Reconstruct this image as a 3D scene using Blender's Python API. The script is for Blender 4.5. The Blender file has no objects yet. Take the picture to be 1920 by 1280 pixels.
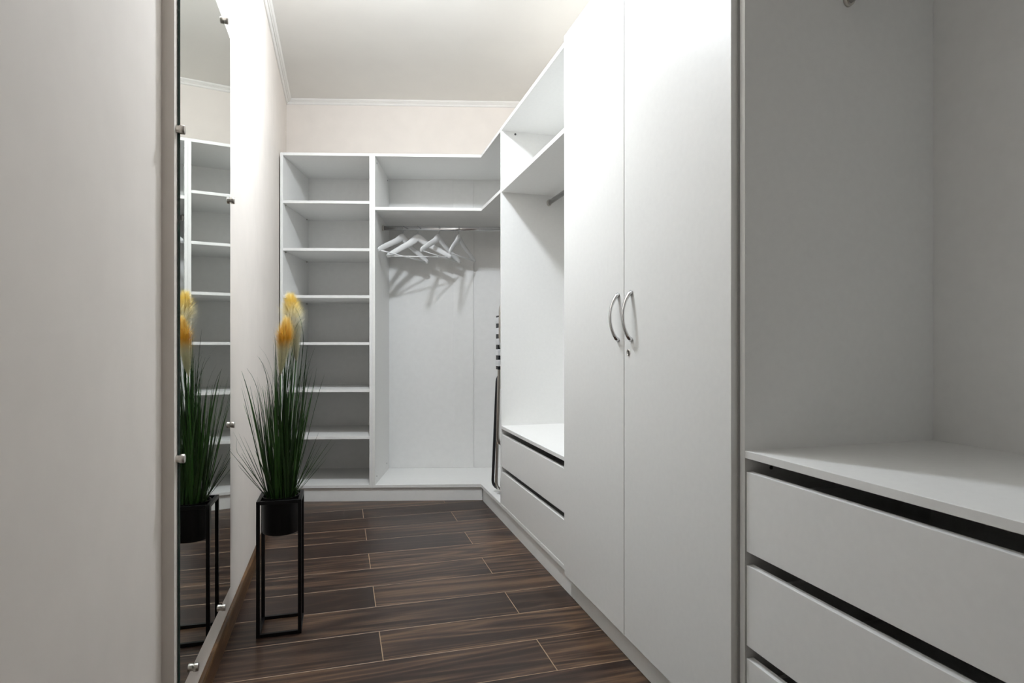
import bpy, bmesh, math, random
from mathutils import Vector, Matrix
random.seed(7)
S = bpy.context.scene
COL = S.collection
PI = math.pi
# ------------------------------------------------------------------ camera, world, light, exposure
cam_d = bpy.data.cameras.new('camera')
cam = bpy.data.objects.new('camera', cam_d); COL.objects.link(cam)
cam.location = (0, 0, 1.0)
cam.rotation_euler = (PI/2, 0, -math.radians(15.95))
cam_d.sensor_width = 36; cam_d.lens = 36*1130/1920
cam_d.shift_y = 8/1920
cam_d.clip_start = 0.02
S.camera = cam
W = bpy.data.worlds.new('world'); S.world = W; W.use_nodes = True
W.node_tree.nodes['Background'].inputs[0].default_value = (0.9, 0.95, 1, 1)
W.node_tree.nodes['Background'].inputs[1].default_value = 0.0    # a closed room: no sky reaches it
S.view_settings.view_transform = 'Standard'
S.view_settings.look = 'None'
S.view_settings.gamma = 1
S.view_settings.use_curve_mapping = False
S.view_settings.exposure = 0.50
LAMP_POS = (0.19, 2.46)
LAMP_STRENGTH = 292.0          # radiance of the glowing globe
LAMP_COLOR = (0.86, 0.925, 1.0)

# ------------------------------------------------------------------ materials
def new_mat(name):
    m = bpy.data.materials.new(name); m.use_nodes = True
    return m, m.node_tree.nodes, m.node_tree.links, m.node_tree.nodes['Principled BSDF']
def plain(name, col, rough=0.5, metal=0.0, var=0.03, scale=30, bump=0.0, spec=0.5, rvar=0.0):
    """one colour with faint procedural mottling"""
    m, N, L, B = new_mat(name)
    tc = N.new('ShaderNodeTexCoord'); nz = N.new('ShaderNodeTexNoise')
    nz.inputs['Scale'].default_value = scale; nz.inputs['Detail'].default_value = 4
    L.new(tc.outputs['Object'], nz.inputs['Vector'])
    rp = N.new('ShaderNodeValToRGB')
    rp.color_ramp.elements[0].position = 0.3; rp.color_ramp.elements[1].position = 0.7
    rp.color_ramp.elements[0].color = tuple(c*(1-var) for c in col) + (1,)
    rp.color_ramp.elements[1].color = tuple(min(1, c*(1+var)) for c in col) + (1,)
    L.new(nz.outputs['Fac'], rp.inputs['Fac']); L.new(rp.outputs['Color'], B.inputs['Base Color'])
    B.inputs['Roughness'].default_value = rough; B.inputs['Metallic'].default_value = metal
    B.inputs['Specular IOR Level'].default_value = spec
    if bump:
        bp = N.new('ShaderNodeBump'); bp.inputs['Strength'].default_value = bump; bp.inputs['Distance'].default_value = 0.001
        L.new(nz.outputs['Fac'], bp.inputs['Height']); L.new(bp.outputs['Normal'], B.inputs['Normal'])
    return m
M = {}
M['laminate'] = plain('white_laminate', (0.905, 0.90, 0.875), 0.42, var=0.012, scale=60, spec=0.4)
M['edge'] = plain('white_edge_band', (0.86, 0.86, 0.85), 0.4, var=0.01)
M['backboard'] = plain('white_fibreboard', (0.895, 0.89, 0.868), 0.5, var=0.015)
M['wall'] = plain('cream_wall_paint', (0.895, 0.83, 0.765), 0.8, var=0.018, scale=9, bump=0.06)
M['ceiling'] = plain('white_ceiling_paint', (0.90, 0.88, 0.835), 0.9, var=0.01, scale=6)
M['cornice'] = plain('white_cornice_paint', (0.91, 0.885, 0.845), 0.6, var=0.01)
M['chrome'] = plain('chrome', (0.72, 0.72, 0.73), 0.16, 1.0, var=0.02)
M['satin'] = plain('satin_nickel', (0.62, 0.59, 0.55), 0.3, 1.0, var=0.03, scale=200)
M['dark_metal'] = plain('dark_steel', (0.05, 0.05, 0.055), 0.35, 0.6, var=0.05)
M['black'] = plain('black_powder_coat', (0.004, 0.004, 0.0045), 0.4, var=0.1, scale=120, spec=0.25)
M['black_plastic'] = plain('black_plastic', (0.012, 0.012, 0.014), 0.5, var=0.1)
M['white_plastic'] = plain('white_plastic', (0.75, 0.75, 0.75), 0.4, var=0.02)
M['white_paint'] = plain('white_hanger_paint', (0.80, 0.80, 0.79), 0.38, var=0.02)
M['soil'] = plain('dark_moss', (0.02, 0.016, 0.01), 0.9, var=0.5, scale=90, bump=0.6)
M['hole'] = plain('dark_cam_lock', (0.06, 0.06, 0.06), 0.5, var=0.1)
M['glass_edge'] = plain('green_glass_edge', (0.008, 0.045, 0.032), 0.12, var=0.1)

m, N, L, B = new_mat('mirror_silver'); M['mirror'] = m
B.inputs['Base Color'].default_value = (0.83, 0.86, 0.83, 1); B.inputs['Metallic'].default_value = 1; B.inputs['Roughness'].default_value = 0.005

def glow(name, col, strength):
    m, N, L, B = new_mat(name)
    B.inputs['Emission Color'].default_value = (*col, 1); B.inputs['Emission Strength'].default_value = strength
    return m
M['diffuser'] = glow('lamp_diffuser', LAMP_COLOR, LAMP_STRENGTH)

def wood(name, cols, rough=0.33, stretch=(1.1, 15, 15), bevel=None):
    m, N, L, B = new_mat(name)
    tc = N.new('ShaderNodeTexCoord'); oi = N.new('ShaderNodeObjectInfo')
    off = N.new('ShaderNodeVectorMath'); off.operation = 'SCALE'; off.inputs[0].default_value = (13.0, 7.0, 5.0)
    L.new(oi.outputs['Random'], off.inputs['Scale'])
    add = N.new('ShaderNodeVectorMath'); L.new(tc.outputs['Object'], add.inputs[0]); L.new(off.outputs[0], add.inputs[1])
    mp = N.new('ShaderNodeMapping'); mp.inputs['Scale'].default_value = stretch; L.new(add.outputs[0], mp.inputs['Vector'])
    # cathedral figure: rings of a distorted, stretched field
    n0 = N.new('ShaderNodeTexNoise'); n0.inputs['Scale'].default_value = 0.62; n0.inputs['Detail'].default_value = 1.5; n0.inputs['Distortion'].default_value = 0.4
    L.new(mp.outputs[0], n0.inputs['Vector'])
    k = N.new('ShaderNodeMath'); k.operation = 'MULTIPLY'; k.inputs[1].default_value = 15; L.new(n0.outputs['Fac'], k.inputs[0])
    pp = N.new('ShaderNodeMath'); pp.operation = 'PINGPONG'; pp.inputs[1].default_value = 1.0; L.new(k.outputs[0], pp.inputs[0])
    # fine fibre
    mp2 = N.new('ShaderNodeMapping'); mp2.inputs['Scale'].default_value = (4.0, 130, 130); L.new(add.outputs[0], mp2.inputs['Vector'])
    n1 = N.new('ShaderNodeTexNoise'); n1.inputs['Scale'].default_value = 1.0; n1.inputs['Detail'].default_value = 5; n1.inputs['Roughness'].default_value = 0.65
    L.new(mp2.outputs[0], n1.inputs['Vector'])
    # broad tone along the board
    n2 = N.new('ShaderNodeTexNoise'); n2.inputs['Scale'].default_value = 1.0; n2.inputs['Detail'].default_value = 3
    mp3 = N.new('ShaderNodeMapping'); mp3.inputs['Scale'].default_value = (1.6, 9, 9); L.new(add.outputs[0], mp3.inputs['Vector']); L.new(mp3.outputs[0], n2.inputs['Vector'])
    a = N.new('ShaderNodeMath'); a.operation = 'MULTIPLY'; a.inputs[1].default_value = 0.42; L.new(pp.outputs[0], a.inputs[0])
    b = N.new('ShaderNodeMath'); b.operation = 'MULTIPLY_ADD'; b.inputs[1].default_value = 0.72; L.new(n1.outputs['Fac'], b.inputs[0]); L.new(a.outputs[0], b.inputs[2])
    c = N.new('ShaderNodeMath'); c.operation = 'MULTIPLY_ADD'; c.inputs[1].default_value = 0.62; L.new(n2.outputs['Fac'], c.inputs[0]); L.new(b.outputs[0], c.inputs[2])
    r = N.new('ShaderNodeMath'); r.operation = 'MULTIPLY_ADD'; r.inputs[1].default_value = 0.30; L.new(oi.outputs['Random'], r.inputs[0]); L.new(c.outputs[0], r.inputs[2])
    rp = N.new('ShaderNodeValToRGB'); E = rp.color_ramp.elements
    E[0].position = 0.66; E[0].color = (*cols[0], 1); E[1].position = 1.0; E[1].color = (*cols[2], 1)
    e = E.new(0.84); e.color = (*cols[1], 1)
    hv = N.new('ShaderNodeMath'); hv.operation = 'MULTIPLY'; hv.inputs[1].default_value = 0.74; L.new(r.outputs[0], hv.inputs[0]); L.new(hv.outputs[0], rp.inputs['Fac'])
    L.new(rp.outputs['Color'], B.inputs['Base Color'])
    B.inputs['Roughness'].default_value = rough; B.inputs['Specular IOR Level'].default_value = 0.3
    bp = N.new('ShaderNodeBump'); bp.inputs['Strength'].default_value = 0.12; bp.inputs['Distance'].default_value = 0.0006
    L.new(n1.outputs['Fac'], bp.inputs['Height']); L.new(bp.outputs['Normal'], B.inputs['Normal'])
    return m
M['plank'] = wood('dark_walnut_laminate', ((0.024, 0.0130, 0.0095), (0.064, 0.036, 0.0235), (0.150, 0.088, 0.050)))
M['plank_edge'] = plain('pale_plank_bevel', (0.36, 0.25, 0.16), 0.5, var=0.1)
M['baseboard'] = wood('brown_baseboard_foil', ((0.09, 0.044, 0.017), (0.20, 0.105, 0.042), (0.31, 0.175, 0.075)), 0.35, (12, 1.0, 30))

def grad_mat(name, stops, rough=0.6, vmin=0.0, vmax=1.0, trans=0.0, axis='Z'):
    """colour that belongs to the thing, running along its own height"""
    m, N, L, B = new_mat(name)
    tc = N.new('ShaderNodeTexCoord'); sp = N.new('ShaderNodeSeparateXYZ'); L.new(tc.outputs['Object'], sp.inputs[0])
    nz = N.new('ShaderNodeTexNoise'); nz.inputs['Scale'].default_value = 40; L.new(tc.outputs['Object'], nz.inputs['Vector'])
    mr = N.new('ShaderNodeMapRange'); mr.inputs['From Min'].default_value = vmin; mr.inputs['From Max'].default_value = vmax
    L.new(sp.outputs[axis], mr.inputs['Value'])
    ad = N.new('ShaderNodeMath'); ad.operation = 'MULTIPLY_ADD'; ad.inputs[1].default_value = 0.22; L.new(nz.outputs['Fac'], ad.inputs[0]); L.new(mr.outputs[0], ad.inputs[2])
    sb = N.new('ShaderNodeMath'); sb.operation = 'SUBTRACT'; sb.inputs[1].default_value = 0.11; L.new(ad.outputs[0], sb.inputs[0])
    rp = N.new('ShaderNodeValToRGB'); E = rp.color_ramp.elements
    E[0].position, E[0].color = stops[0][0], (*stops[0][1], 1); E[1].position, E[1].color = stops[-1][0], (*stops[-1][1], 1)
    for p, c in stops[1:-1]:
        e = E.new(p); e.color = (*c, 1)
    L.new(sb.outputs[0], rp.inputs['Fac']); L.new(rp.outputs['Color'], B.inputs['Base Color'])
    B.inputs['Roughness'].default_value = rough
    if trans:
        out = N['Material Output']; tr = N.new('ShaderNodeBsdfTranslucent'); mx = N.new('ShaderNodeMixShader'); mx.inputs[0].default_value = trans
        L.new(rp.outputs['Color'], tr.inputs['Color']); L.new(B.outputs[0], mx.inputs[1]); L.new(tr.outputs[0], mx.inputs[2]); L.new(mx.outputs[0], out.inputs['Surface'])
    return m
M['blade'] = [grad_mat('grass_blade_%d' % i, ((0.0, (0.026*k, 0.076*k, 0.012*k)), (0.5, (0.020*k, 0.076*k, 0.014*k)), (1.0, (0.024*k, 0.072*k, 0.014*k))), 0.42, 0.4, 1.0, 0.12)
              for i, k in enumerate((0.75, 1.35, 2.2))]
M['plume'] = grad_mat('dyed_plume', ((0.0, (0.76, 0.75, 0.52)), (0.40, (0.92, 0.88, 0.68)), (0.50, (0.92, 0.72, 0.30)), (0.60, (0.90, 0.56, 0.08)), (0.80, (0.92, 0.68, 0.20)), (1.0, (0.95, 0.84, 0.48))), 0.9, 0.0, 0.225, 0.5)
M['plume_pale'] = grad_mat('pale_dyed_plume', ((0.0, (0.82, 0.81, 0.64)), (0.60, (0.95, 0.93, 0.82)), (0.74, (0.94, 0.84, 0.48)), (0.86, (0.94, 0.74, 0.20)), (1.0, (0.95, 0.85, 0.45))), 0.9, 0.0, 0.255, 0.5)

# ------------------------------------------------------------------ mesh helpers
def link(name, me, mats, parent=None):
    o = bpy.data.objects.new(name, me); COL.objects.link(o)
    for mm in (mats if isinstance(mats, (list, tuple)) else [mats]): me.materials.append(mm)
    if parent: o.parent = parent
    return o
def finish(bm, name):
    me = bpy.data.meshes.new(name); bm.normal_update(); bm.to_mesh(me); bm.free()
    return me
def box_bm(bm, lo, hi, bev=0.0):
    c = [(a+b)/2 for a, b in zip(lo, hi)]; s = [abs(b-a) for a, b in zip(lo, hi)]
    g = bmesh.ops.create_cube(bm, size=1, matrix=Matrix.Translation(c) @ Matrix.Diagonal((*s, 1)))
    if bev:
        vs = set(g['verts']); es = [e for e in bm.edges if e.verts[0] in vs and e.verts[1] in vs]
        bmesh.ops.bevel(bm, geom=es, offset=bev, segments=2, affect='EDGES', profile=0.5)
def box(name, lo, hi, mat, parent=None, bev=0.0008):
    bm = bmesh.new(); box_bm(bm, lo, hi, bev)
    return link(name, finish(bm, name), mat, parent)
def prism_bm(bm, poly, z0, z1, bev=0.0):
    bot = [bm.verts.new((x, y, z0)) for x, y in poly]; top = [bm.verts.new((x, y, z1)) for x, y in poly]
    n = len(poly); fs = [bm.faces.new(bot[::-1]), bm.faces.new(top)]
    for i in range(n): fs.append(bm.faces.new((bot[i], bot[(i+1) % n], top[(i+1) % n], top[i])))
    if bev:
        bmesh.ops.bevel(bm, geom=list({e for f in fs for e in f.edges}), offset=bev, segments=1, affect='EDGES')
    bmesh.ops.recalc_face_normals(bm, faces=bm.faces[:])
def prism(name, poly, z0, z1, mat, parent=None, bev=0.0):
    bm = bmesh.new(); prism_bm(bm, poly, z0, z1, bev)
    return link(name, finish(bm, name), mat, parent)
def sweep_bm(bm, pts, rad, seg=10, scale=(1, 1), up=None, caps=True, closed=False):
    """tube along points; rad number or list; cross-section may be an ellipse"""
    pts = [Vector(p) for p in pts]; n = len(pts); rings = []
    ref = Vector(up) if up else None
    for i, p in enumerate(pts):
        if closed: t = pts[(i+1) % n]-pts[i-1]
        else: t = pts[min(i+1, n-1)]-pts[max(i-1, 0)]
        t.normalize()
        if up: a = ref - t*ref.dot(t)
        else:
            if ref is None: ref = Vector((0, 0, 1)) if abs(t.z) < 0.9 else Vector((1, 0, 0))
            a = ref - t*ref.dot(t)
        a.normalize(); b = t.cross(a)
        if not up: ref = a
        r = rad[i] if isinstance(rad, (list, tuple)) else rad
        rings.append([bm.verts.new(p + (a*math.cos(2*PI*k/seg)*scale[0] + b*math.sin(2*PI*k/seg)*scale[1])*r) for k in range(seg)])
    for i in range(n if closed else n-1):
        A, Bq = rings[i], rings[(i+1) % n]
        for k in range(seg):
            f = bm.faces.new((A[k], A[(k+1) % seg], Bq[(k+1) % seg], Bq[k])); f.smooth = True
    if caps and not closed:
        bm.faces.new(rings[0][::-1]); bm.faces.new(rings[-1])
    return rings
def tube(name, pts, rad, mat, parent=None, **k):
    bm = bmesh.new(); sweep_bm(bm, pts, rad, **k)
    bmesh.ops.recalc_face_normals(bm, faces=bm.faces[:])
    return link(name, finish(bm, name), mat, parent)
def lathe_bm(bm, prof, seg=24, axis='z', origin=(0, 0, 0)):
    """prof: (radius, height) pairs"""
    rings = []
    for r, h in prof:
        ring = []
        for k in range(seg):
            a = 2*PI*k/seg; u, v = r*math.cos(a), r*math.sin(a)
            co = {'z': (u, v, h), 'x': (h, u, v), 'y': (v, h, u)}[axis]
            ring.append(bm.verts.new(Vector(co)+Vector(origin)))
        rings.append(ring)
    for A, Bq in zip(rings, rings[1:]):
        for k in range(seg): bm.faces.new((A[k], A[(k+1) % seg], Bq[(k+1) % seg], Bq[k])).smooth = True
    bm.faces.new(rings[0][::-1]); bm.faces.new(rings[-1])
    bmesh.ops.recalc_face_normals(bm, faces=bm.faces[:])
def lathe(name, prof, mat, parent=None, **k):
    bm = bmesh.new(); lathe_bm(bm, prof, **k)
    return link(name, finish(bm, name), mat, parent)
def smooth_by_angle(o, ang=0.6):
    for f in o.data.polygons: f.use_smooth = True
    try: o.data.set_sharp_from_angle(angle=ang)
    except Exception: pass
def thing(name, label, cat, loc=(0, 0, 0), rz=0.0, group=None):
    o = bpy.data.objects.new(name, None); COL.objects.link(o); o.empty_display_size = 0.05
    o.location = loc; o.rotation_euler = (0, 0, rz)
    return tag(o, label, cat, group)
def tag(o, label, cat, group=None):
    o['label'] = label; o['category'] = cat
    if group: o['group'] = group
    return o
def struct(o, label=None, cat=None):
    o['kind'] = 'structure'
    if label: o['label'] = label
    if cat: o['category'] = cat
    return o

# ------------------------------------------------------------------ key dimensions (metres)
XL = -0.374          # plaster face behind the mirror
XLN = -0.384         # plaster face before the step
YSTEP = 1.514
XR = 1.440           # right wall
YF = -1.10           # wall behind the camera
ZC = 2.790           # ceiling
BACK_ANG = math.radians(-13.9)     # the far wall is not square to the side walls
P0 = (0.878, 3.80)   # front corner of the far cabinets
BD = (math.cos(BACK_ANG), math.sin(BACK_ANG)); BN = (-BD[1], BD[0])
def far(u, off): return (P0[0]+BD[0]*u+BN[0]*off, P0[1]+BD[1]*u+BN[1]*off)
DEPTH = 0.54
WOFF = 0.548
def back_y(x, off=WOFF):
    q = far(0, off); return q[1] + (x-q[0])*BD[1]/BD[0]
T = 0.018            # board thickness
ZT = 2.235           # cabinet height
ZB = 0.088           # plinth height

# ------------------------------------------------------------------ room shell
room = [(XLN-0.02, YF-0.02), (XR+0.02, YF-0.02), (XR+0.02, back_y(XR)+0.02), (XLN-0.02, back_y(XLN)+0.02)]
floor = struct(prism('floor', room, -0.06, -0.009, M['plank_edge']), 'dark walnut laminate plank floor with pale bevelled joints', 'floor')
def clip_poly(poly, a, b, c):
    """keep a*x+b*y<=c"""
    out = []
    for i in range(len(poly)):
        p, q = poly[i], poly[(i+1) % len(poly)]
        dp, dq = a*p[0]+b*p[1]-c, a*q[0]+b*q[1]-c
        if dp <= 0: out.append(p)
        if dp*dq < 0:
            t = dp/(dp-dq); out.append((p[0]+(q[0]-p[0])*t, p[1]+(q[1]-p[1])*t))
    return out
def inset(poly, w):
    n = len(poly); res = []
    for i in range(n):
        p0, p1, p2 = Vector(poly[i-1]), Vector(poly[i]), Vector(poly[(i+1) % n])
        d1 = (p1-p0).normalized(); d2 = (p2-p1).normalized()
        n1 = Vector((-d1.y, d1.x)); n2 = Vector((-d2.y, d2.x))
        k = w/(1+n1.dot(n2)); q = p1+(n1+n2)*k; res.append((q.x, q.y))
    return res
PITCH = 0.2055; PLEN = 1.29
def plank(poly):
    cx, cy = poly[0]
    loc = [(x-cx, y-cy) for x, y in poly]; ins = inset(loc, 0.0016)
    bm = bmesh.new()
    a = [bm.verts.new((x, y, -0.009)) for x, y in loc]; b = [bm.verts.new((x, y, -0.0009)) for x, y in loc]; c = [bm.verts.new((x, y, 0)) for x, y in ins]
    n = len(loc)
    for i in range(n):
        j = (i+1) % n
        bm.faces.new((a[i], a[j], b[j], b[i])).material_index = 1
        bm.faces.new((b[i], b[j], c[j], c[i])).material_index = 1
    bm.faces.new(c); bm.faces.new(a[::-1])
    o = link('plank', finish(bm, 'plank'), [M['plank'], M['plank_edge']], floor)
    o.location = (cx, cy, 0)
y_top = 3.391
r0 = int(math.floor((YF-y_top)/PITCH)); r1 = int(math.ceil((4.75-y_top)/PITCH))
bk = far(0, WOFF); bc = BN[0]*bk[0]+BN[1]*bk[1]
for r in range(r0, r1):
    ya, yb = y_top+r*PITCH, y_top+(r+1)*PITCH
    j0 = 0.133 if r % 2 else 0.645           # end joints step by half a board from row to row
    x = j0-2*PLEN
    while x < XR:
        poly = [(x, ya), (x+PLEN, ya), (x+PLEN, yb), (x, yb)]
        for h in ((-1, 0, -(XL if (ya+yb)/2 > YSTEP else XLN)), (1, 0, XR), (0, -1, -YF), (BN[0], BN[1], bc)):
            if len(poly) > 2: poly = clip_poly(poly, *h)
        if len(poly) > 2:
            ar = abs(sum(poly[i-1][0]*poly[i][1]-poly[i][0]*poly[i-1][1] for i in range(len(poly))))/2
            if ar > 1e-3: plank(poly)
        x += PLEN
struct(prism('ceiling', room, ZC, ZC+0.05, M['ceiling']), 'plain white painted ceiling', 'ceiling')
XS = -0.3584         # the plaster is a little thicker at the step
wl = [(XLN, YF), (XLN, YSTEP), (XS, YSTEP), (XS, 1.585), (XL, 1.68), (XL, back_y(XL)), (XLN-0.12, back_y(XLN-0.12)), (XLN-0.12, YF)]
struct(prism('wall_left', wl, 0.0, ZC, M['wall']), 'cream painted side wall with a small step', 'wall')
b0, b1, b2, b3 = (XLN-0.12, back_y(XLN-0.12)), (XR+0.12, back_y(XR+0.12)), (XR+0.12, back_y(XR+0.12)+0.12), (XLN-0.12, back_y(XLN-0.12)+0.12)
struct(prism('wall_back', [b0, b1, b2, b3], 0.0, ZC, M['wall']), 'cream painted far wall above the cabinets', 'wall')
struct(prism('wall_right', [(XR, YF), (XR+0.12, YF), (XR+0.12, back_y(XR+0.12)), (XR, back_y(XR))], 0.0, ZC, M['wall']), 'cream painted wall behind the wardrobes', 'wall')
struct(prism('wall_front', [(XLN-0.12, YF-0.12), (XR+0.12, YF-0.12), (XR+0.12, YF), (XLN-0.12, YF)], 0.0, ZC, M['wall']), 'cream painted wall at the entrance end', 'wall')
def extrude_profile(name, prof, p, q, mat):
    """prof (out, z) swept from p to q; 'out' goes to the right of travel"""
    bm = bmesh.new(); p, q = Vector((*p, 0)), Vector((*q, 0)); d = (q-p).normalized(); o = Vector((d.y, -d.x, 0))
    A = [bm.verts.new(p+o*u+Vector((0, 0, z))) for u, z in prof]; Bq = [bm.verts.new(q+o*u+Vector((0, 0, z))) for u, z in prof]
    n = len(prof); bm.faces.new(A); bm.faces.new(Bq[::-1])
    for i in range(n): bm.faces.new((A[i], Bq[i], Bq[(i+1) % n], A[(i+1) % n]))
    bmesh.ops.recalc_face_normals(bm, faces=bm.faces[:])
    return link(name, finish(bm, name), mat)
CP = [(0, ZC), (0, ZC-0.033), (0.006, ZC-0.033), (0.011, ZC-0.028), (0.013, ZC-0.021), (0.015, ZC-0.019), (0.020, ZC-0.019), (0.023, ZC-0.015), (0.029, ZC-0.013), (0.033, ZC-0.009), (0.036, ZC-0.006), (0.036, ZC)]
struct(extrude_profile('trim_1', CP, (XL, YSTEP+0.001), (XL, back_y(XL)), M['cornice']), 'slim white cornice along the mirror wall', 'cornice')
struct(extrude_profile('trim_2', CP, (XL, back_y(XL)), (XR, back_y(XR)), M['cornice']), 'slim white cornice along the far wall', 'cornice')
struct(extrude_profile('trim_3', CP, (XR, back_y(XR)), (XR, YF), M['cornice']), 'slim white cornice above the wardrobes', 'cornice')
struct(extrude_profile('trim_4', CP, (XLN, YF), (XLN, YSTEP), M['cornice']), 'slim white cornice along the stepped wall', 'cornice')
BP = [(0, 0), (0.011, 0), (0.011, 0.052), (0.010, 0.062), (0.008, 0.069), (0.004, 0.074), (0, 0.076)]
struct(extrude_profile('baseboard_left', BP, (XL, 1.68), (XL, 4.05), M['baseboard']), 'dark brown wood-look baseboard under the mirror', 'baseboard')

# ------------------------------------------------------------------ far shelving unit (local frame: x along the far wall, y into the depth)
far_rot = BACK_ANG
G_CAB = 'white laminate wardrobe units'
def far_thing(name, label, cat, group=None): return thing(name, label, cat, (P0[0], P0[1], 0), far_rot, group)
sc = far_thing('shelf_cabinet', 'tall narrow open white shelf cabinet with seven compartments behind the plant', 'cabinet')
u0, u1 = -1.282, -0.6985
lam = M['laminate']
box('side_panel', (u0, 0, ZB), (u0+T, DEPTH, ZT), lam, sc)
box('side_panel', (u1-T, 0, ZB), (u1, DEPTH, ZT), lam, sc)
box('top_panel', (u0+T, 0, ZT-T), (u1-T, DEPTH, ZT), lam, sc)
box('bottom_panel', (u0+T, 0, ZB), (u1-T, DEPTH, ZB+T), lam, sc)
box('back_panel', (u0, DEPTH, ZB), (u1, DEPTH+0.004, ZT), M['backboard'], sc, 0)
shelf_z = (1.930, 1.626, 1.324, 1.023, 0.720, 0.418)
for z in shelf_z:
    box('shelf', (u0+T, 0.004, z-T), (u1-T, DEPTH, z), lam, sc)
def dot_disc(parent, co, axis, r=0.0045, t=0.0012, mat='hole', name='cam_lock'):
    return lathe(name, [(r, -0.0004), (r, t*0.7), (r*0.7, t), (r*0.01, t)], M[mat], parent, seg=12, axis=axis, origin=co)
for z in shelf_z:      # little shelf supports under each board
    for y in (0.04, DEPTH-0.05):
        lathe('shelf_pin', [(0.0035, 0), (0.0035, 0.009), (0.003, 0.010)], M['satin'], sc, seg=10, axis='x', origin=(u0+T, y, z-T-0.005))
for u in (u0+0.06, u1-0.06):
    for y in (0.09, DEPTH-0.06):
        lathe('foot', [(0.022, 0.0), (0.022, 0.006), (0.014, 0.010), (0.014, ZB-0.006), (0.026, ZB-0.004), (0.026, ZB)], M['black_plastic'], sc, seg=14, origin=(u, y, 0))

# far corner unit: L-shaped boards in world axes
cw = thing('corner_wardrobe', 'open white corner wardrobe with angled top and clothes rail holding hangers', 'wardrobe', (P0[0], P0[1], 0))
def W2(p): return (p[0]-P0[0], p[1]-P0[1])
yd = 3.312                   # face of the neighbouring drawer unit
XB = 1.430                   # backs of the right-hand units
def ypl(off):                # y where the far plane at 'off' meets x = XB
    q = far(0, off); return q[1]+(XB-q[0])*BD[1]/BD[0]
uL = -0.698
Lpoly = [W2(far(uL+T, 0)), W2(P0), W2((P0[0], yd+0.002)), W2((XB-0.004, yd+0.002)), W2((XB-0.004, ypl(DEPTH-0.006)-0.001)), W2(far(uL+T, DEPTH-0.006))]
prism('top_panel', Lpoly, ZT-T, ZT, lam, cw, 0.0008)
prism('bottom_panel', Lpoly, ZB, ZB+T, lam, cw, 0.0008)
Lsh = [W2(far(uL+T, 0.002)), W2(far(0.002, 0.002)), W2((P0[0]+0.002, yd+0.002)), W2((XB-0.004, yd+0.002)), W2((XB-0.004, ypl(DEPTH-0.006)-0.001)), W2(far(uL+T, DEPTH-0.006))]
prism('shelf', Lsh, 1.872, 1.892, lam, cw, 0.0008)
def far_box(name, u_a, u_b, o_a, o_b, z0, z1, mat, parent, bev=0.0008):
    poly = [W2(far(u_a, o_a)), W2(far(u_b, o_a)), W2(far(u_b, o_b)), W2(far(u_a, o_b))]
    return prism(name, poly, z0, z1, mat, parent, bev)
far_box('side_panel', uL, uL+T, 0, DEPTH, ZB, ZT, lam, cw)
ucorner = (XB-far(0, DEPTH)[0])/BD[0]
far_box('back_panel', uL, ucorner, DEPTH-0.002, DEPTH+0.004, ZB, ZT, M['backboard'], cw, 0)
for z0, z1 in ((ZB+T, 1.872), (1.892, ZT-T)):
    far_box('cover_strip', -0.213, -0.064, DEPTH-0.010, DEPTH-0.002, z0, z1, M['backboard'], cw, 0.001)
prism('back_panel', [W2((XB-0.004, yd+0.002)), W2((XB, yd+0.002)), W2((XB, ypl(DEPTH)-0.006)), W2((XB-0.004, ypl(DEPTH)-0.005))], ZB, ZT, M['backboard'], cw, 0)
for u, o in ((uL+0.08, 0.09), (uL+0.08, DEPTH-0.06), (-0.10, 0.09), (0.1, DEPTH-0.06)):
    q = W2(far(u, o))
    lathe('foot', [(0.022, 0.0), (0.022, 0.006), (0.014, 0.010), (0.014, ZB-0.006), (0.026, ZB-0.004), (0.026, ZB)], M['black_plastic'], cw, seg=14, origin=(*q, 0))
RODZ = 1.806; ROFF = 0.26
def far3(u, off, z): q = W2(far(u, off)); return (q[0], q[1], z)
uR = (1.40-far(0, ROFF)[0])/BD[0]
tube('clothes_rail', [far3(uL+T+0.004, ROFF, RODZ), far3(uR, ROFF, RODZ)], 0.0150, M['chrome'], cw, seg=20, scale=(1.0, 0.55), up=(0, 0, 1))
tube('rail_socket', [far3(uL+T, ROFF, RODZ), far3(uL+T+0.012, ROFF, RODZ)], 0.019, M['satin'], cw, seg=20, scale=(1.0, 0.7), up=(0, 0, 1))
tube('rail_socket', [far3(uR-0.004, ROFF, RODZ), (XB-0.004-P0[0], far3(uR+0.02, ROFF, RODZ)[1], RODZ)], 0.019, M['satin'], cw, seg=20, scale=(1.0, 0.7), up=(0, 0, 1))
for o, z in ((0.06, 2.19), (DEPTH-0.07, 2.19), (0.06, 0.15), (DEPTH-0.10, 0.16)):
    q = far3(uL+T, o, z)
    c = lathe('cam_lock', [(0.005, -0.0002), (0.005, 0.001), (0.003, 0.0015)], M['hole'], cw, seg=12, axis='x')
    c.location = q; c.rotation_euler = (0, 0, BACK_ANG)

# plinth boards (kick boards) under the far units and under the right-hand run
def plinth(name, poly, label): return tag(prism(name, poly, 0, ZB, lam, None, 0.0006), label, 'plinth')
plinth('plinth_board', [far(u0+0.004, 0.012), far(0.010, 0.012), far(0.010-0.004, 0.028), far(u0+0.004, 0.028)], 'white kick board along the floor under the open shelf cabinet')
plinth('plinth_board', [(0.888, 0.22), (0.904, 0.22), (0.904, 3.79), (0.888, 3.785)], 'long white kick board along the floor under the doors and drawers')

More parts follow.
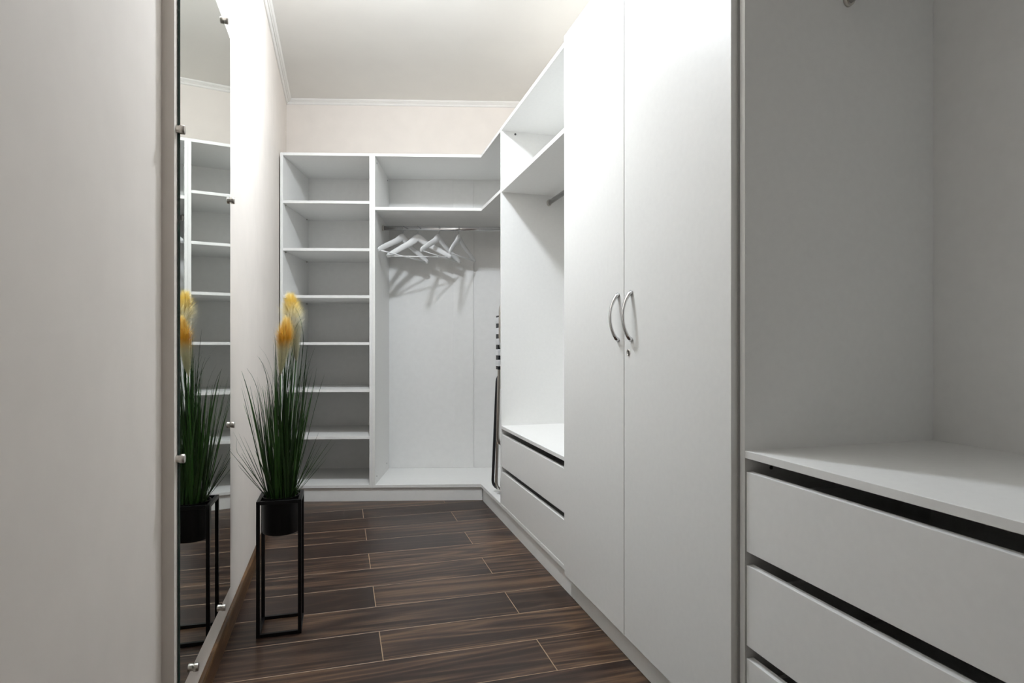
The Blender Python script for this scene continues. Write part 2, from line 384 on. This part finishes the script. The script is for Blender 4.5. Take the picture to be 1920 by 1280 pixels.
# ------------------------------------------------------------------ right-hand run
XF = 0.878; XD = 0.860
def feet(parent, x0, x1, y0, y1):
    for x in (x0+0.07, x1-0.06):
        for y in (y0+0.06, y1-0.06):
            lathe('foot', [(0.022, 0.0), (0.022, 0.006), (0.014, 0.010), (0.014, ZB-0.006), (0.026, ZB-0.004), (0.026, ZB)], M['black_plastic'], parent, seg=14, origin=(x, y, 0))
def carcass(o, y0, y1, back=True):
    """parts in coordinates local to o, which stands at (XF, y0)"""
    D = XB-XF; w = y1-y0
    box('side_panel', (0, 0, ZB), (D, T, ZT), lam, o); box('side_panel', (0, w-T, ZB), (D, w, ZT), lam, o)
    box('top_panel', (0, T, ZT-T), (D, w-T, ZT), lam, o); box('bottom_panel', (0, T, ZB), (D, w-T, ZB+T), lam, o)
    if back: box('back_panel', (D, 0, ZB), (D+0.004, w, ZT), M['backboard'], o, 0)
    feet(o, 0.03, D, 0, w)
def drawer(o, y0, y1, z0, z1, depth, xin=0.002):
    """inset front with a real box behind it"""
    d = box('drawer', (xin, y0, z0), (xin+0.018, y1, z1), lam, o, 0.0009)
    h0, h1 = z0+0.02, z1-0.045
    bm = bmesh.new()
    ya, yb, xa, xb, t = y0+0.012, y1-0.012, xin+0.018, depth-0.03, 0.012
    box_bm(bm, (xa, ya, h0), (xb, ya+t, h1)); box_bm(bm, (xa, yb-t, h0), (xb, yb, h1)); box_bm(bm, (xb-t, ya+t, h0), (xb, yb-t, h1)); box_bm(bm, (xa, ya+t, h0), (xb-t, yb-t, h0+0.005))
    link('drawer_box', finish(bm, 'drawer_box'), M['backboard'], d)
    return d
# open unit with two drawers
y0, y1 = 2.262, 3.312
du = thing('drawer_wardrobe', 'open white wardrobe unit with clothes rail above two drawers', 'wardrobe', (XF, y0, 0))
carcass(du, y0, y1)
Dp = XB-XF; w = y1-y0
box('shelf', (0.001, T, 1.868), (Dp, w-T, 1.888), lam, du)
box('worktop', (0.0, T, 0.531), (Dp, w-T, 0.548), lam, du)
drawer(du, T+0.003, w-T-0.003, 0.318, 0.499, Dp)
drawer(du, T+0.003, w-T-0.003, 0.108, 0.289, Dp)
tube('clothes_rail', [(0.286, T+0.004, 1.826), (0.286, w-T-0.004, 1.826)], 0.0150, M['chrome'], du, seg=20, scale=(1.0, 0.55), up=(0, 0, 1))
for y in (T, w-T-0.010):
    tube('rail_socket', [(0.286, y, 1.826), (0.286, y+0.010, 1.826)], 0.0195, M['satin'], du, seg=20, scale=(1.0, 0.7), up=(0, 0, 1))
for y, s in ((w-T, -1), ):
    for x in (0.083, 0.40):
        lathe('cam_lock', [(0.006, 0.0002), (0.006, -0.001), (0.004, -0.0014)], M['hole'], du, seg=12, axis='y', origin=(x, y, 2.203))

# wardrobe with two doors
y0, y1 = 1.186, 2.258
wd = thing('door_wardrobe', 'tall white wardrobe with two closed doors and chrome bow handles', 'wardrobe', (XF, y0, 0))
carcass(wd, y0, y1)
w = y1-y0; ys = 1.7265-y0
xd0, xd1 = XD-XF, -0.0006
def door(ya, yb):
    return box('door', (xd0, ya, 0.0895), (xd1, yb, 2.233), lam, wd, 0.0012)
def bow_handle(parent, y, zc):
    pts, rad = [], []
    n = 20
    for i in range(n+1):
        t = -1+2*i/n
        out = 0.030*math.cos(t*PI/2)**0.62 if abs(t) < 1 else 0.0
        pts.append((xd0-out+0.0005, y, zc+t*0.074)); rad.append(0.0056+0.0032*abs(t)**4)
    bm = bmesh.new(); sweep_bm(bm, pts, rad, seg=14, scale=(0.78, 1.15), up=(1, 0, 0.001))
    bmesh.ops.recalc_face_normals(bm, faces=bm.faces[:])
    return link('handle', finish(bm, 'handle'), M['chrome'], parent)
dn = door(0.0005, ys-0.0021); df = door(ys+0.0021, 2.253-y0)
h1 = bow_handle(dn, 1.676-y0, 1.091); h1['label'] = 'chrome bow handle'
h2 = bow_handle(df, 1.766-y0, 1.091); h2['label'] = 'chrome bow handle'
lk = lathe('lock', [(0.0105, xd0+0.001), (0.0105, xd0-0.0015), (0.0085, xd0-0.0028), (0.0080, xd0-0.0016), (0.0002, xd0-0.0016)], M['satin'], dn, seg=24, axis='x', origin=(0, 1.695-y0, 0.979))
lk['label'] = 'small round key lock'
box('lock', (xd0-0.0022, 1.695-y0-0.0008, 0.974), (xd0-0.0014, 1.695-y0+0.0008, 0.984), M['hole'], dn, 0).name = 'keyhole'

# near unit with three drawers
y0, y1 = 0.24, 1.180
nu = thing('drawer_wardrobe', 'open white wardrobe unit above three deep drawers beside the double doors', 'wardrobe', (XF, y0, 0))
carcass(nu, y0, y1)
w = y1-y0
box('worktop', (0.0, T, 0.747), (Dp, w-T, 0.764), lam, nu)
for z0, z1 in ((0.537, 0.7165), (0.326, 0.507), (0.116, 0.2975)):
    drawer(nu, T+0.003, w-T-0.003, z0, z1, Dp)
tube('clothes_rail', [(0.286, T+0.004, 1.826), (0.286, w-T-0.004, 1.826)], 0.0150, M['chrome'], nu, seg=20, scale=(1.0, 0.55), up=(0, 0, 1))
for y in (T, w-T-0.010):
    tube('rail_socket', [(0.286, y, 1.826), (0.286, y+0.010, 1.826)], 0.0195, M['satin'], nu, seg=20, scale=(1.0, 0.7), up=(0, 0, 1))
lathe('cam_lock', [(0.0045, 0.0002), (0.0045, -0.001), (0.003, -0.0014)], M['hole'], nu, seg=12, axis='y', origin=(0.070, w-T, 0.722))
box('rear_rail', (Dp-0.018, T, 0.60), (Dp, w-T, 0.747), M['backboard'], nu)

# ------------------------------------------------------------------ wall mirror with clips
mir = thing('wall_mirror', 'tall rectangular frameless mirror held by round metal clips on the wall', 'mirror', (XL, 1.540, 0.205))
MTILT = 0.0073                       # the far edge stands a little further off the wall
MX0, MX1 = 0.0162, 0.022; MW, MH = 0.628, 2.012-0.205
bm = bmesh.new(); box_bm(bm, (MX0, 0, 0), (MX1, MW, MH))
bm.normal_update()
for f in bm.faces: f.material_index = 0 if f.normal.x > 0.9 else 1
gl = link('glass', finish(bm, 'glass'), [M['mirror'], M['glass_edge']], mir)
gl.rotation_euler = (0, 0, -MTILT)
def clip(y, z):
    d = MTILT*y
    o = lathe('clip', [(0.0085, 0.0156 if y < 0.05 and z > 0 and z < MH else 0.0), (0.0085, 0.0225+d), (0.0100, 0.0228+d), (0.0105, 0.024+d), (0.0105, 0.032+d), (0.0095, 0.0335+d), (0.0002, 0.034+d)], M['satin'], mir, seg=20, axis='x', origin=(0, y, z))
    smooth_by_angle(o)
for y, z in ((-0.0075, 1.289), (-0.0075, 0.537), (MW+0.0075, 1.275), (MW+0.0075, 0.533), (0.125, -0.0075), (0.481, -0.0075), (0.525, MH+0.0075), (0.125, MH+0.0075)):
    clip(y, z)

# ------------------------------------------------------------------ clothes hangers
def hanger_meshes():
    bm = bmesh.new(); pts, rad = [], []
    n = 36
    for i in range(n+1):
        t = -1+2*i/n; a = abs(t)
        x = 0.220*t
        z = -0.030-0.122*(a**1.12) + 0.014*math.exp(-(a/0.16)**2)
        y = -0.030*a**1.6
        pts.append((x, y, z)); rad.append((0.0195*(1-a)**0.7+0.0140*a+0.006*math.exp(-(a/0.22)**2))*(1 if a < 0.97 else 0.72))
    sweep_bm(bm, pts, rad, seg=14, scale=(1.0, 0.46), up=(0, 0, 1))
    bmesh.ops.recalc_face_normals(bm, faces=bm.faces[:])
    body = finish(bm, 'hanger_body')
    bm = bmesh.new(); sweep_bm(bm, [(-0.196, -0.026, -0.150), (0, -0.026, -0.1505), (0.196, -0.026, -0.150)], 0.0042, seg=10)
    bmesh.ops.recalc_face_normals(bm, faces=bm.faces[:]); bar = finish(bm, 'hanger_bar')
    hook = [(0, 0, -0.012), (0, 0, 0.014)]
    R = 0.0195; c = (0.0, 0.044)
    hook += [(0.006, 0, 0.0225), (0.013, 0, 0.029)]
    for k in range(0, 13):
        a = -0.72+ (PI+1.05)*k/12
        hook.append((c[0]+R*math.cos(a), 0, c[1]+R*math.sin(a)))
    bm = bmesh.new(); sweep_bm(bm, hook, 0.0022, seg=8, up=(0, 1, 0)); bmesh.ops.recalc_face_normals(bm, faces=bm.faces[:])
    hk = finish(bm, 'hanger_hook')
    for me, mm in ((body, 'white_paint'), (bar, 'white_paint'), (hk, 'chrome')): me.materials.append(M[mm])
    return body, bar, hk
HM = hanger_meshes()
HZ = RODZ+0.0150-0.0619
hl = ['white wooden clothes hanger hanging closest to the shelf cabinet', 'white wooden clothes hanger turned nearly broadside, second from the shelf cabinet',
      'white wooden clothes hanger seen at a slant, third from the shelf cabinet', 'white wooden clothes hanger turned almost edge-on, farthest from the shelf cabinet']
# yaw: 0 = bar parallel to the camera's picture of the far wall; far end goes deeper with positive values
for i, (u, yaw, roll) in enumerate(((-0.541, 50, 5), (-0.437, 20, -2), (-0.294, 59, 4), (-0.156, 71, 0))):
    q = far(u, ROFF)
    h = thing('clothes_hanger', hl[i], 'hanger', (q[0], q[1], HZ), math.radians(yaw-15.95), 'white hangers on the far clothes rail')
    for nm, me in zip(('shoulder', 'trouser_bar', 'hook'), HM):
        o = bpy.data.objects.new(nm, me); COL.objects.link(o); o.parent = h
        if nm == 'hook': o.rotation_euler = (0, 0, math.radians(92-yaw))      # the hook swivels to sit square on the rail
    h.rotation_euler[1] = math.radians(roll)

# ------------------------------------------------------------------ folded drying rack in the corner, leaning on the drawer unit
zr = ZB+T
dr = thing('drying_rack', 'folded grey metal drying rack with black clips leaning in the corner', 'drying rack', (0.892, 3.345, zr))
def rr(x0, x1, z0, z1, ya, yb, r=0.05, n=6):
    """rounded rectangle loop in x-z whose y runs from ya (bottom) to yb (top)"""
    pts = []
    for cx, cz, a0 in ((x1-r, z1-r, 0), (x0+r, z1-r, PI/2), (x0+r, z0+r, PI), (x1-r, z0+r, 1.5*PI)):
        for k in range(n+1):
            a = a0+PI/2*k/n; x, z = cx+r*math.cos(a), cz+r*math.sin(a)
            pts.append((x, ya+(yb-ya)*(z-z0)/(z1-z0), z))
    return pts
tube('frame', rr(0.004, 0.46, 0.30, 1.160, 0.105, 0.028, 0.06), 0.0095, M['satin'], dr, seg=12, closed=True)
tube('leg', rr(0.004, 0.45, 0.018, 0.74, 0.225, 0.105, 0.06), 0.0090, M['dark_metal'], dr, seg=12, closed=True)
tube('leg', rr(0.010, 0.46, 0.018, 0.70, 0.160, 0.090, 0.06), 0.0090, M['satin'], dr, seg=12, closed=True)
tube('leg', rr(0.016, 0.46, 0.018, 0.95, 0.060, -0.0255, 0.06), 0.0080, M['dark_metal'], dr, seg=12, closed=True)
for x in (0.004, 0.46):
    rail = box('clip_rail', (x-0.012, 0.044, 0.755), (x+0.014, 0.094, 1.070), M['black_plastic'], dr, 0.003)
    for k in range(5):
        box('rod_end', (x-0.0135, 0.041, 0.775+k*0.062), (x+0.009, 0.097, 0.812+k*0.062), M['white_plastic'], rail, 0.003)
for k in range(5):
    z = 0.793+k*0.062
    tube('rod', [(0.018, 0.069, z), (0.446, 0.069, z)], 0.003, M['white_plastic'], dr, seg=8)
for x in (0.014, 0.452):
    tube('hinge_pin', [(x, 0.0, 0.645), (x, 0.122, 0.645)], 0.004, M['dark_metal'], dr, seg=8)
for x, y in ((0.08, 0.225), (0.38, 0.225), (0.08, 0.160), (0.38, 0.160), (0.08, 0.060), (0.38, 0.060)):
    box('rubber_foot', (x-0.02, y-0.011, 0.0), (x+0.02, y+0.011, 0.016), M['white_plastic'], dr, 0.003)

# ------------------------------------------------------------------ plant stand
sx0, sx1, sy0, sy1, sh = -0.275, -0.128, 2.218, 2.372, 0.466
st = thing('plant_stand', 'square black metal plant stand beside the mirror wall', 'plant stand', ((sx0+sx1)/2, (sy0+sy1)/2, 0))
hx, hy, b = (sx1-sx0)/2, (sy1-sy0)/2, 0.012
for sx in (-1, 1):
    for sy in (-1, 1):
        xa, ya = sx*hx, sy*hy
        box('leg', (min(xa, xa-sx*b), min(ya, ya-sy*b), 0), (max(xa, xa-sx*b), max(ya, ya-sy*b), sh), M['black'], st, 0.0012)
for z in (0.0, sh-b):
    for s in (-1, 1):
        box('crossbar', (-hx+b, min(s*hy, s*hy-s*b), z), (hx-b, max(s*hy, s*hy-s*b), z+b), M['black'], st, 0.0012)
        box('crossbar', (min(s*hx, s*hx-s*b), -hy+b, z), (max(s*hx, s*hx-s*b), hy-b, z+b), M['black'], st, 0.0012)

# ------------------------------------------------------------------ potted artificial grass
PX, PY = (sx0+sx1)/2, (sy0+sy1)/2
PZ0 = 0.338
pg = thing('potted_plant', 'tall artificial grass with two yellow plumes in a round black pot', 'potted plant', (PX, PY, PZ0))
R = 0.0622; H = sh-PZ0
o = lathe('pot', [(0.001, 0), (R-0.006, 0), (R-0.001, 0.003), (R, 0.008), (R, H-0.003), (R+0.0005, H+0.002), (R-0.003, H+0.002), (R-0.004, H-0.012), (0.001, H-0.014)], M['black'], pg, seg=48)
smooth_by_angle(o)
lathe('soil', [(R-0.0045, H-0.0135), (R-0.005, H-0.008), (0.03, H-0.004), (0.001, H-0.003)], M['soil'], pg, seg=24)
rng = random.Random(11)
WALLX = XL-PX+0.012      # blades may not touch the plaster
def blade(base, ang, lean, length, width, droop, mat, twist=0.0, n=12, bend_start=0.35):
    """a tapering strip, folded along its middle, arching away from its root"""
    bm = bmesh.new(); rows = []
    d = Vector((math.cos(ang), math.sin(ang), 0)); side0 = Vector((-d.y, d.x, 0))
    p = Vector(base); th = lean; ds = length/n
    for i in range(n+1):
        t = i/n
        fw = Vector((d.x*math.sin(th), d.y*math.sin(th), math.cos(th)))
        a = twist*t; up = fw.cross(side0).normalized(); sd = side0*math.cos(a)+up*math.sin(a)
        wd_ = width*(0.55+0.45*min(1, t*5))*(1-t**2.2)**0.9*0.5+0.00025
        nrm = fw.cross(sd).normalized()
        rows.append((bm.verts.new(p-sd*wd_), bm.verts.new(p+nrm*wd_*0.45), bm.verts.new(p+sd*wd_)))
        p = p+fw*ds
        if t > bend_start: th += droop/n*((t-bend_start)/(1-bend_start))**1.3*3
        if p.x < WALLX: p.x = WALLX+0.0005
    for A, Bq in zip(rows, rows[1:]):
        for k in (0, 1): bm.faces.new((A[k], A[k+1], Bq[k+1], Bq[k])).smooth = True
    return link('grass_blade', finish(bm, 'grass_blade'), mat, pg)
z0 = H-0.006
def root(rmax=0.048):
    a, r = rng.uniform(0, 2*PI), rmax*math.sqrt(rng.random()); return (r*math.cos(a), r*math.sin(a), z0), a, r
for i in range(120):         # the dense upright tuft
    bs, a, r = root()
    blade(bs, a+rng.gauss(0, 0.5), 0.02+r*4.3*rng.uniform(0.3, 1.1), rng.uniform(0.27, 0.47), rng.uniform(0.005, 0.0095), rng.uniform(0, 0.25), M['blade'][rng.choice((0, 0, 1, 1, 1, 2))], rng.uniform(-1, 1))
for i in range(22):         # short blades splaying low
    a = rng.choice((rng.gauss(PI, 0.55), rng.gauss(0, 0.5), rng.uniform(0, 2*PI)))
    blade((0.045*math.cos(a), 0.045*math.sin(a), z0), a, rng.uniform(0.35, 0.72), rng.uniform(0.16, 0.27), rng.uniform(0.0045, 0.0065), rng.uniform(-0.1, 0.15), M['blade'][0], 0.3)
for i in range(30):          # thin wisps arching at the top
    bs, a, r = root()
    blade(bs, rng.uniform(0, 2*PI), rng.uniform(0.03, 0.16), rng.uniform(0.40, 0.56), rng.uniform(0.0022, 0.004), rng.uniform(0.6, 1.9), M['blade'][rng.choice((0, 0, 1))], rng.uniform(-1, 1), 16, 0.55)
for ang, lean, ln, dp in ((2.9, 0.0, 0.62, 0.0), (0.15, 0.06, 0.66, 1.7), (3.3, -0.12, 0.70, 2.0), (0.3, 0.10, 0.63, 1.0), (5.9, 0.03, 0.64, 1.4), (3.0, 0.07, 0.60, 0.1), (1.2, 0.05, 0.6, 0.3), (4.6, 0.04, 0.57, 0.4)):   # the tallest ones
    blade((rng.uniform(-0.02, 0.03), rng.uniform(-0.02, 0.02), z0), ang, lean, ln, 0.0085, dp, M['blade'][rng.choice((0, 1))], 0.5, 20, 0.6)

for i in range(16):          # tall stiff blades crowding round the plume stems
    blade((rng.uniform(-0.01, 0.05), rng.uniform(-0.03, 0.03), z0), rng.uniform(-0.9, 0.9), rng.uniform(0.0, 0.10), rng.uniform(0.46, 0.62), rng.uniform(0.006, 0.009), rng.uniform(0, 0.7), M['blade'][rng.choice((0, 1, 1))], rng.uniform(-1, 1), 16, 0.65)

def plume(base, tip, width, mat, seed, nhair):
    """a soft seed head: a slim core clothed in fine upswept hairs"""
    rg = random.Random(seed); b_, t_ = Vector(base), Vector(tip); ax = (t_-b_); ln = ax.length; ax.normalize()
    e1 = ax.orthogonal().normalized(); e2 = ax.cross(e1)
    def prof(t): return width*0.5*min(1.0, 0.10+1.25*t**0.75)*(1-max(0.0, (t-0.62)/0.38)**2.2*0.62)
    bm = bmesh.new()
    pts = [ax*(ln*t) for t in [i/14*0.9 for i in range(15)]]
    sweep_bm(bm, pts, [0.36*prof(i/14*0.9)*max(0.02, 1-(i/14)**4)+0.0005 for i in range(15)], seg=10)
    for i in range(nhair):
        t = rg.random()**0.75*0.97; a = rg.uniform(0, 2*PI)
        rd = e1*math.cos(a)+e2*math.sin(a); tg = ax.cross(rd)
        rr_ = prof(t)*(1-0.25*max(0.0, (t-0.7)/0.3)); c0 = ax*(ln*t)+rd*rr_*0.22*(1-t**3)
        L_ = rg.uniform(0.014, 0.046)*(0.6+0.5*t)
        k_ = rg.uniform(0.40, 0.85) if rg.random() < 0.85 else rg.uniform(0.8, 1.25)
        c1 = c0+ax*L_*0.55+rd*rr_*k_*0.5+tg*rg.uniform(-0.002, 0.002); c2 = c0+ax*L_+rd*rr_*k_+tg*rg.uniform(-0.006, 0.006)
        ww = rg.uniform(0.0003, 0.0006)
        v = [bm.verts.new(c0-tg*ww), bm.verts.new(c0+tg*ww), bm.verts.new(c1+tg*ww*0.8), bm.verts.new(c1-tg*ww*0.8), bm.verts.new(c2)]
        bm.faces.new((v[0], v[1], v[2], v[3])); bm.faces.new((v[3], v[2], v[4]))
    o = link('plume', finish(bm, 'plume'), mat, pg); o.location = base
    st_ = tube('plume_stem', [Vector((b_.x*0.3, b_.y*0.3, z0)), Vector((b_.x*0.6, b_.y*0.6, z0+(b_.z-z0)*0.5)), b_+ax*0.01], 0.0022, M['blade'][2], pg, seg=8)
    return o
pl1 = plume((0.000, -0.035, 0.895-PZ0), (0.020, -0.040, 1.075-PZ0), 0.080, M['plume'], 3, 6000)
pl1['label'] = 'shorter golden plume'
pl2 = plume((0.050, 0.03, 0.945-PZ0), (0.030, 0.04, 1.165-PZ0), 0.108, M['plume_pale'], 5, 9500)
pl2['label'] = 'taller cream plume with yellow tip'

# ------------------------------------------------------------------ ceiling lamp (just above the picture)
lp = thing('ceiling_lamp_offscreen', 'flattened white globe ceiling lamp above the walkway between mirror and doors', 'lamp', (LAMP_POS[0], LAMP_POS[1], ZC))
rl = 0.08; zg = -0.024-rl*0.50
lathe('canopy', [(0.001, 0), (0.055, 0), (0.055, -0.012), (0.045, -0.020), (0.026, -0.024), (0.001, -0.024)], M['white_plastic'], lp, seg=32)
lathe('lamp_shade_offscreen', [(max(0.0005, rl*math.sin(PI*k/16)), zg+0.52*rl*math.cos(PI*k/16)) for k in range(17)], M['diffuser'], lp, seg=24)
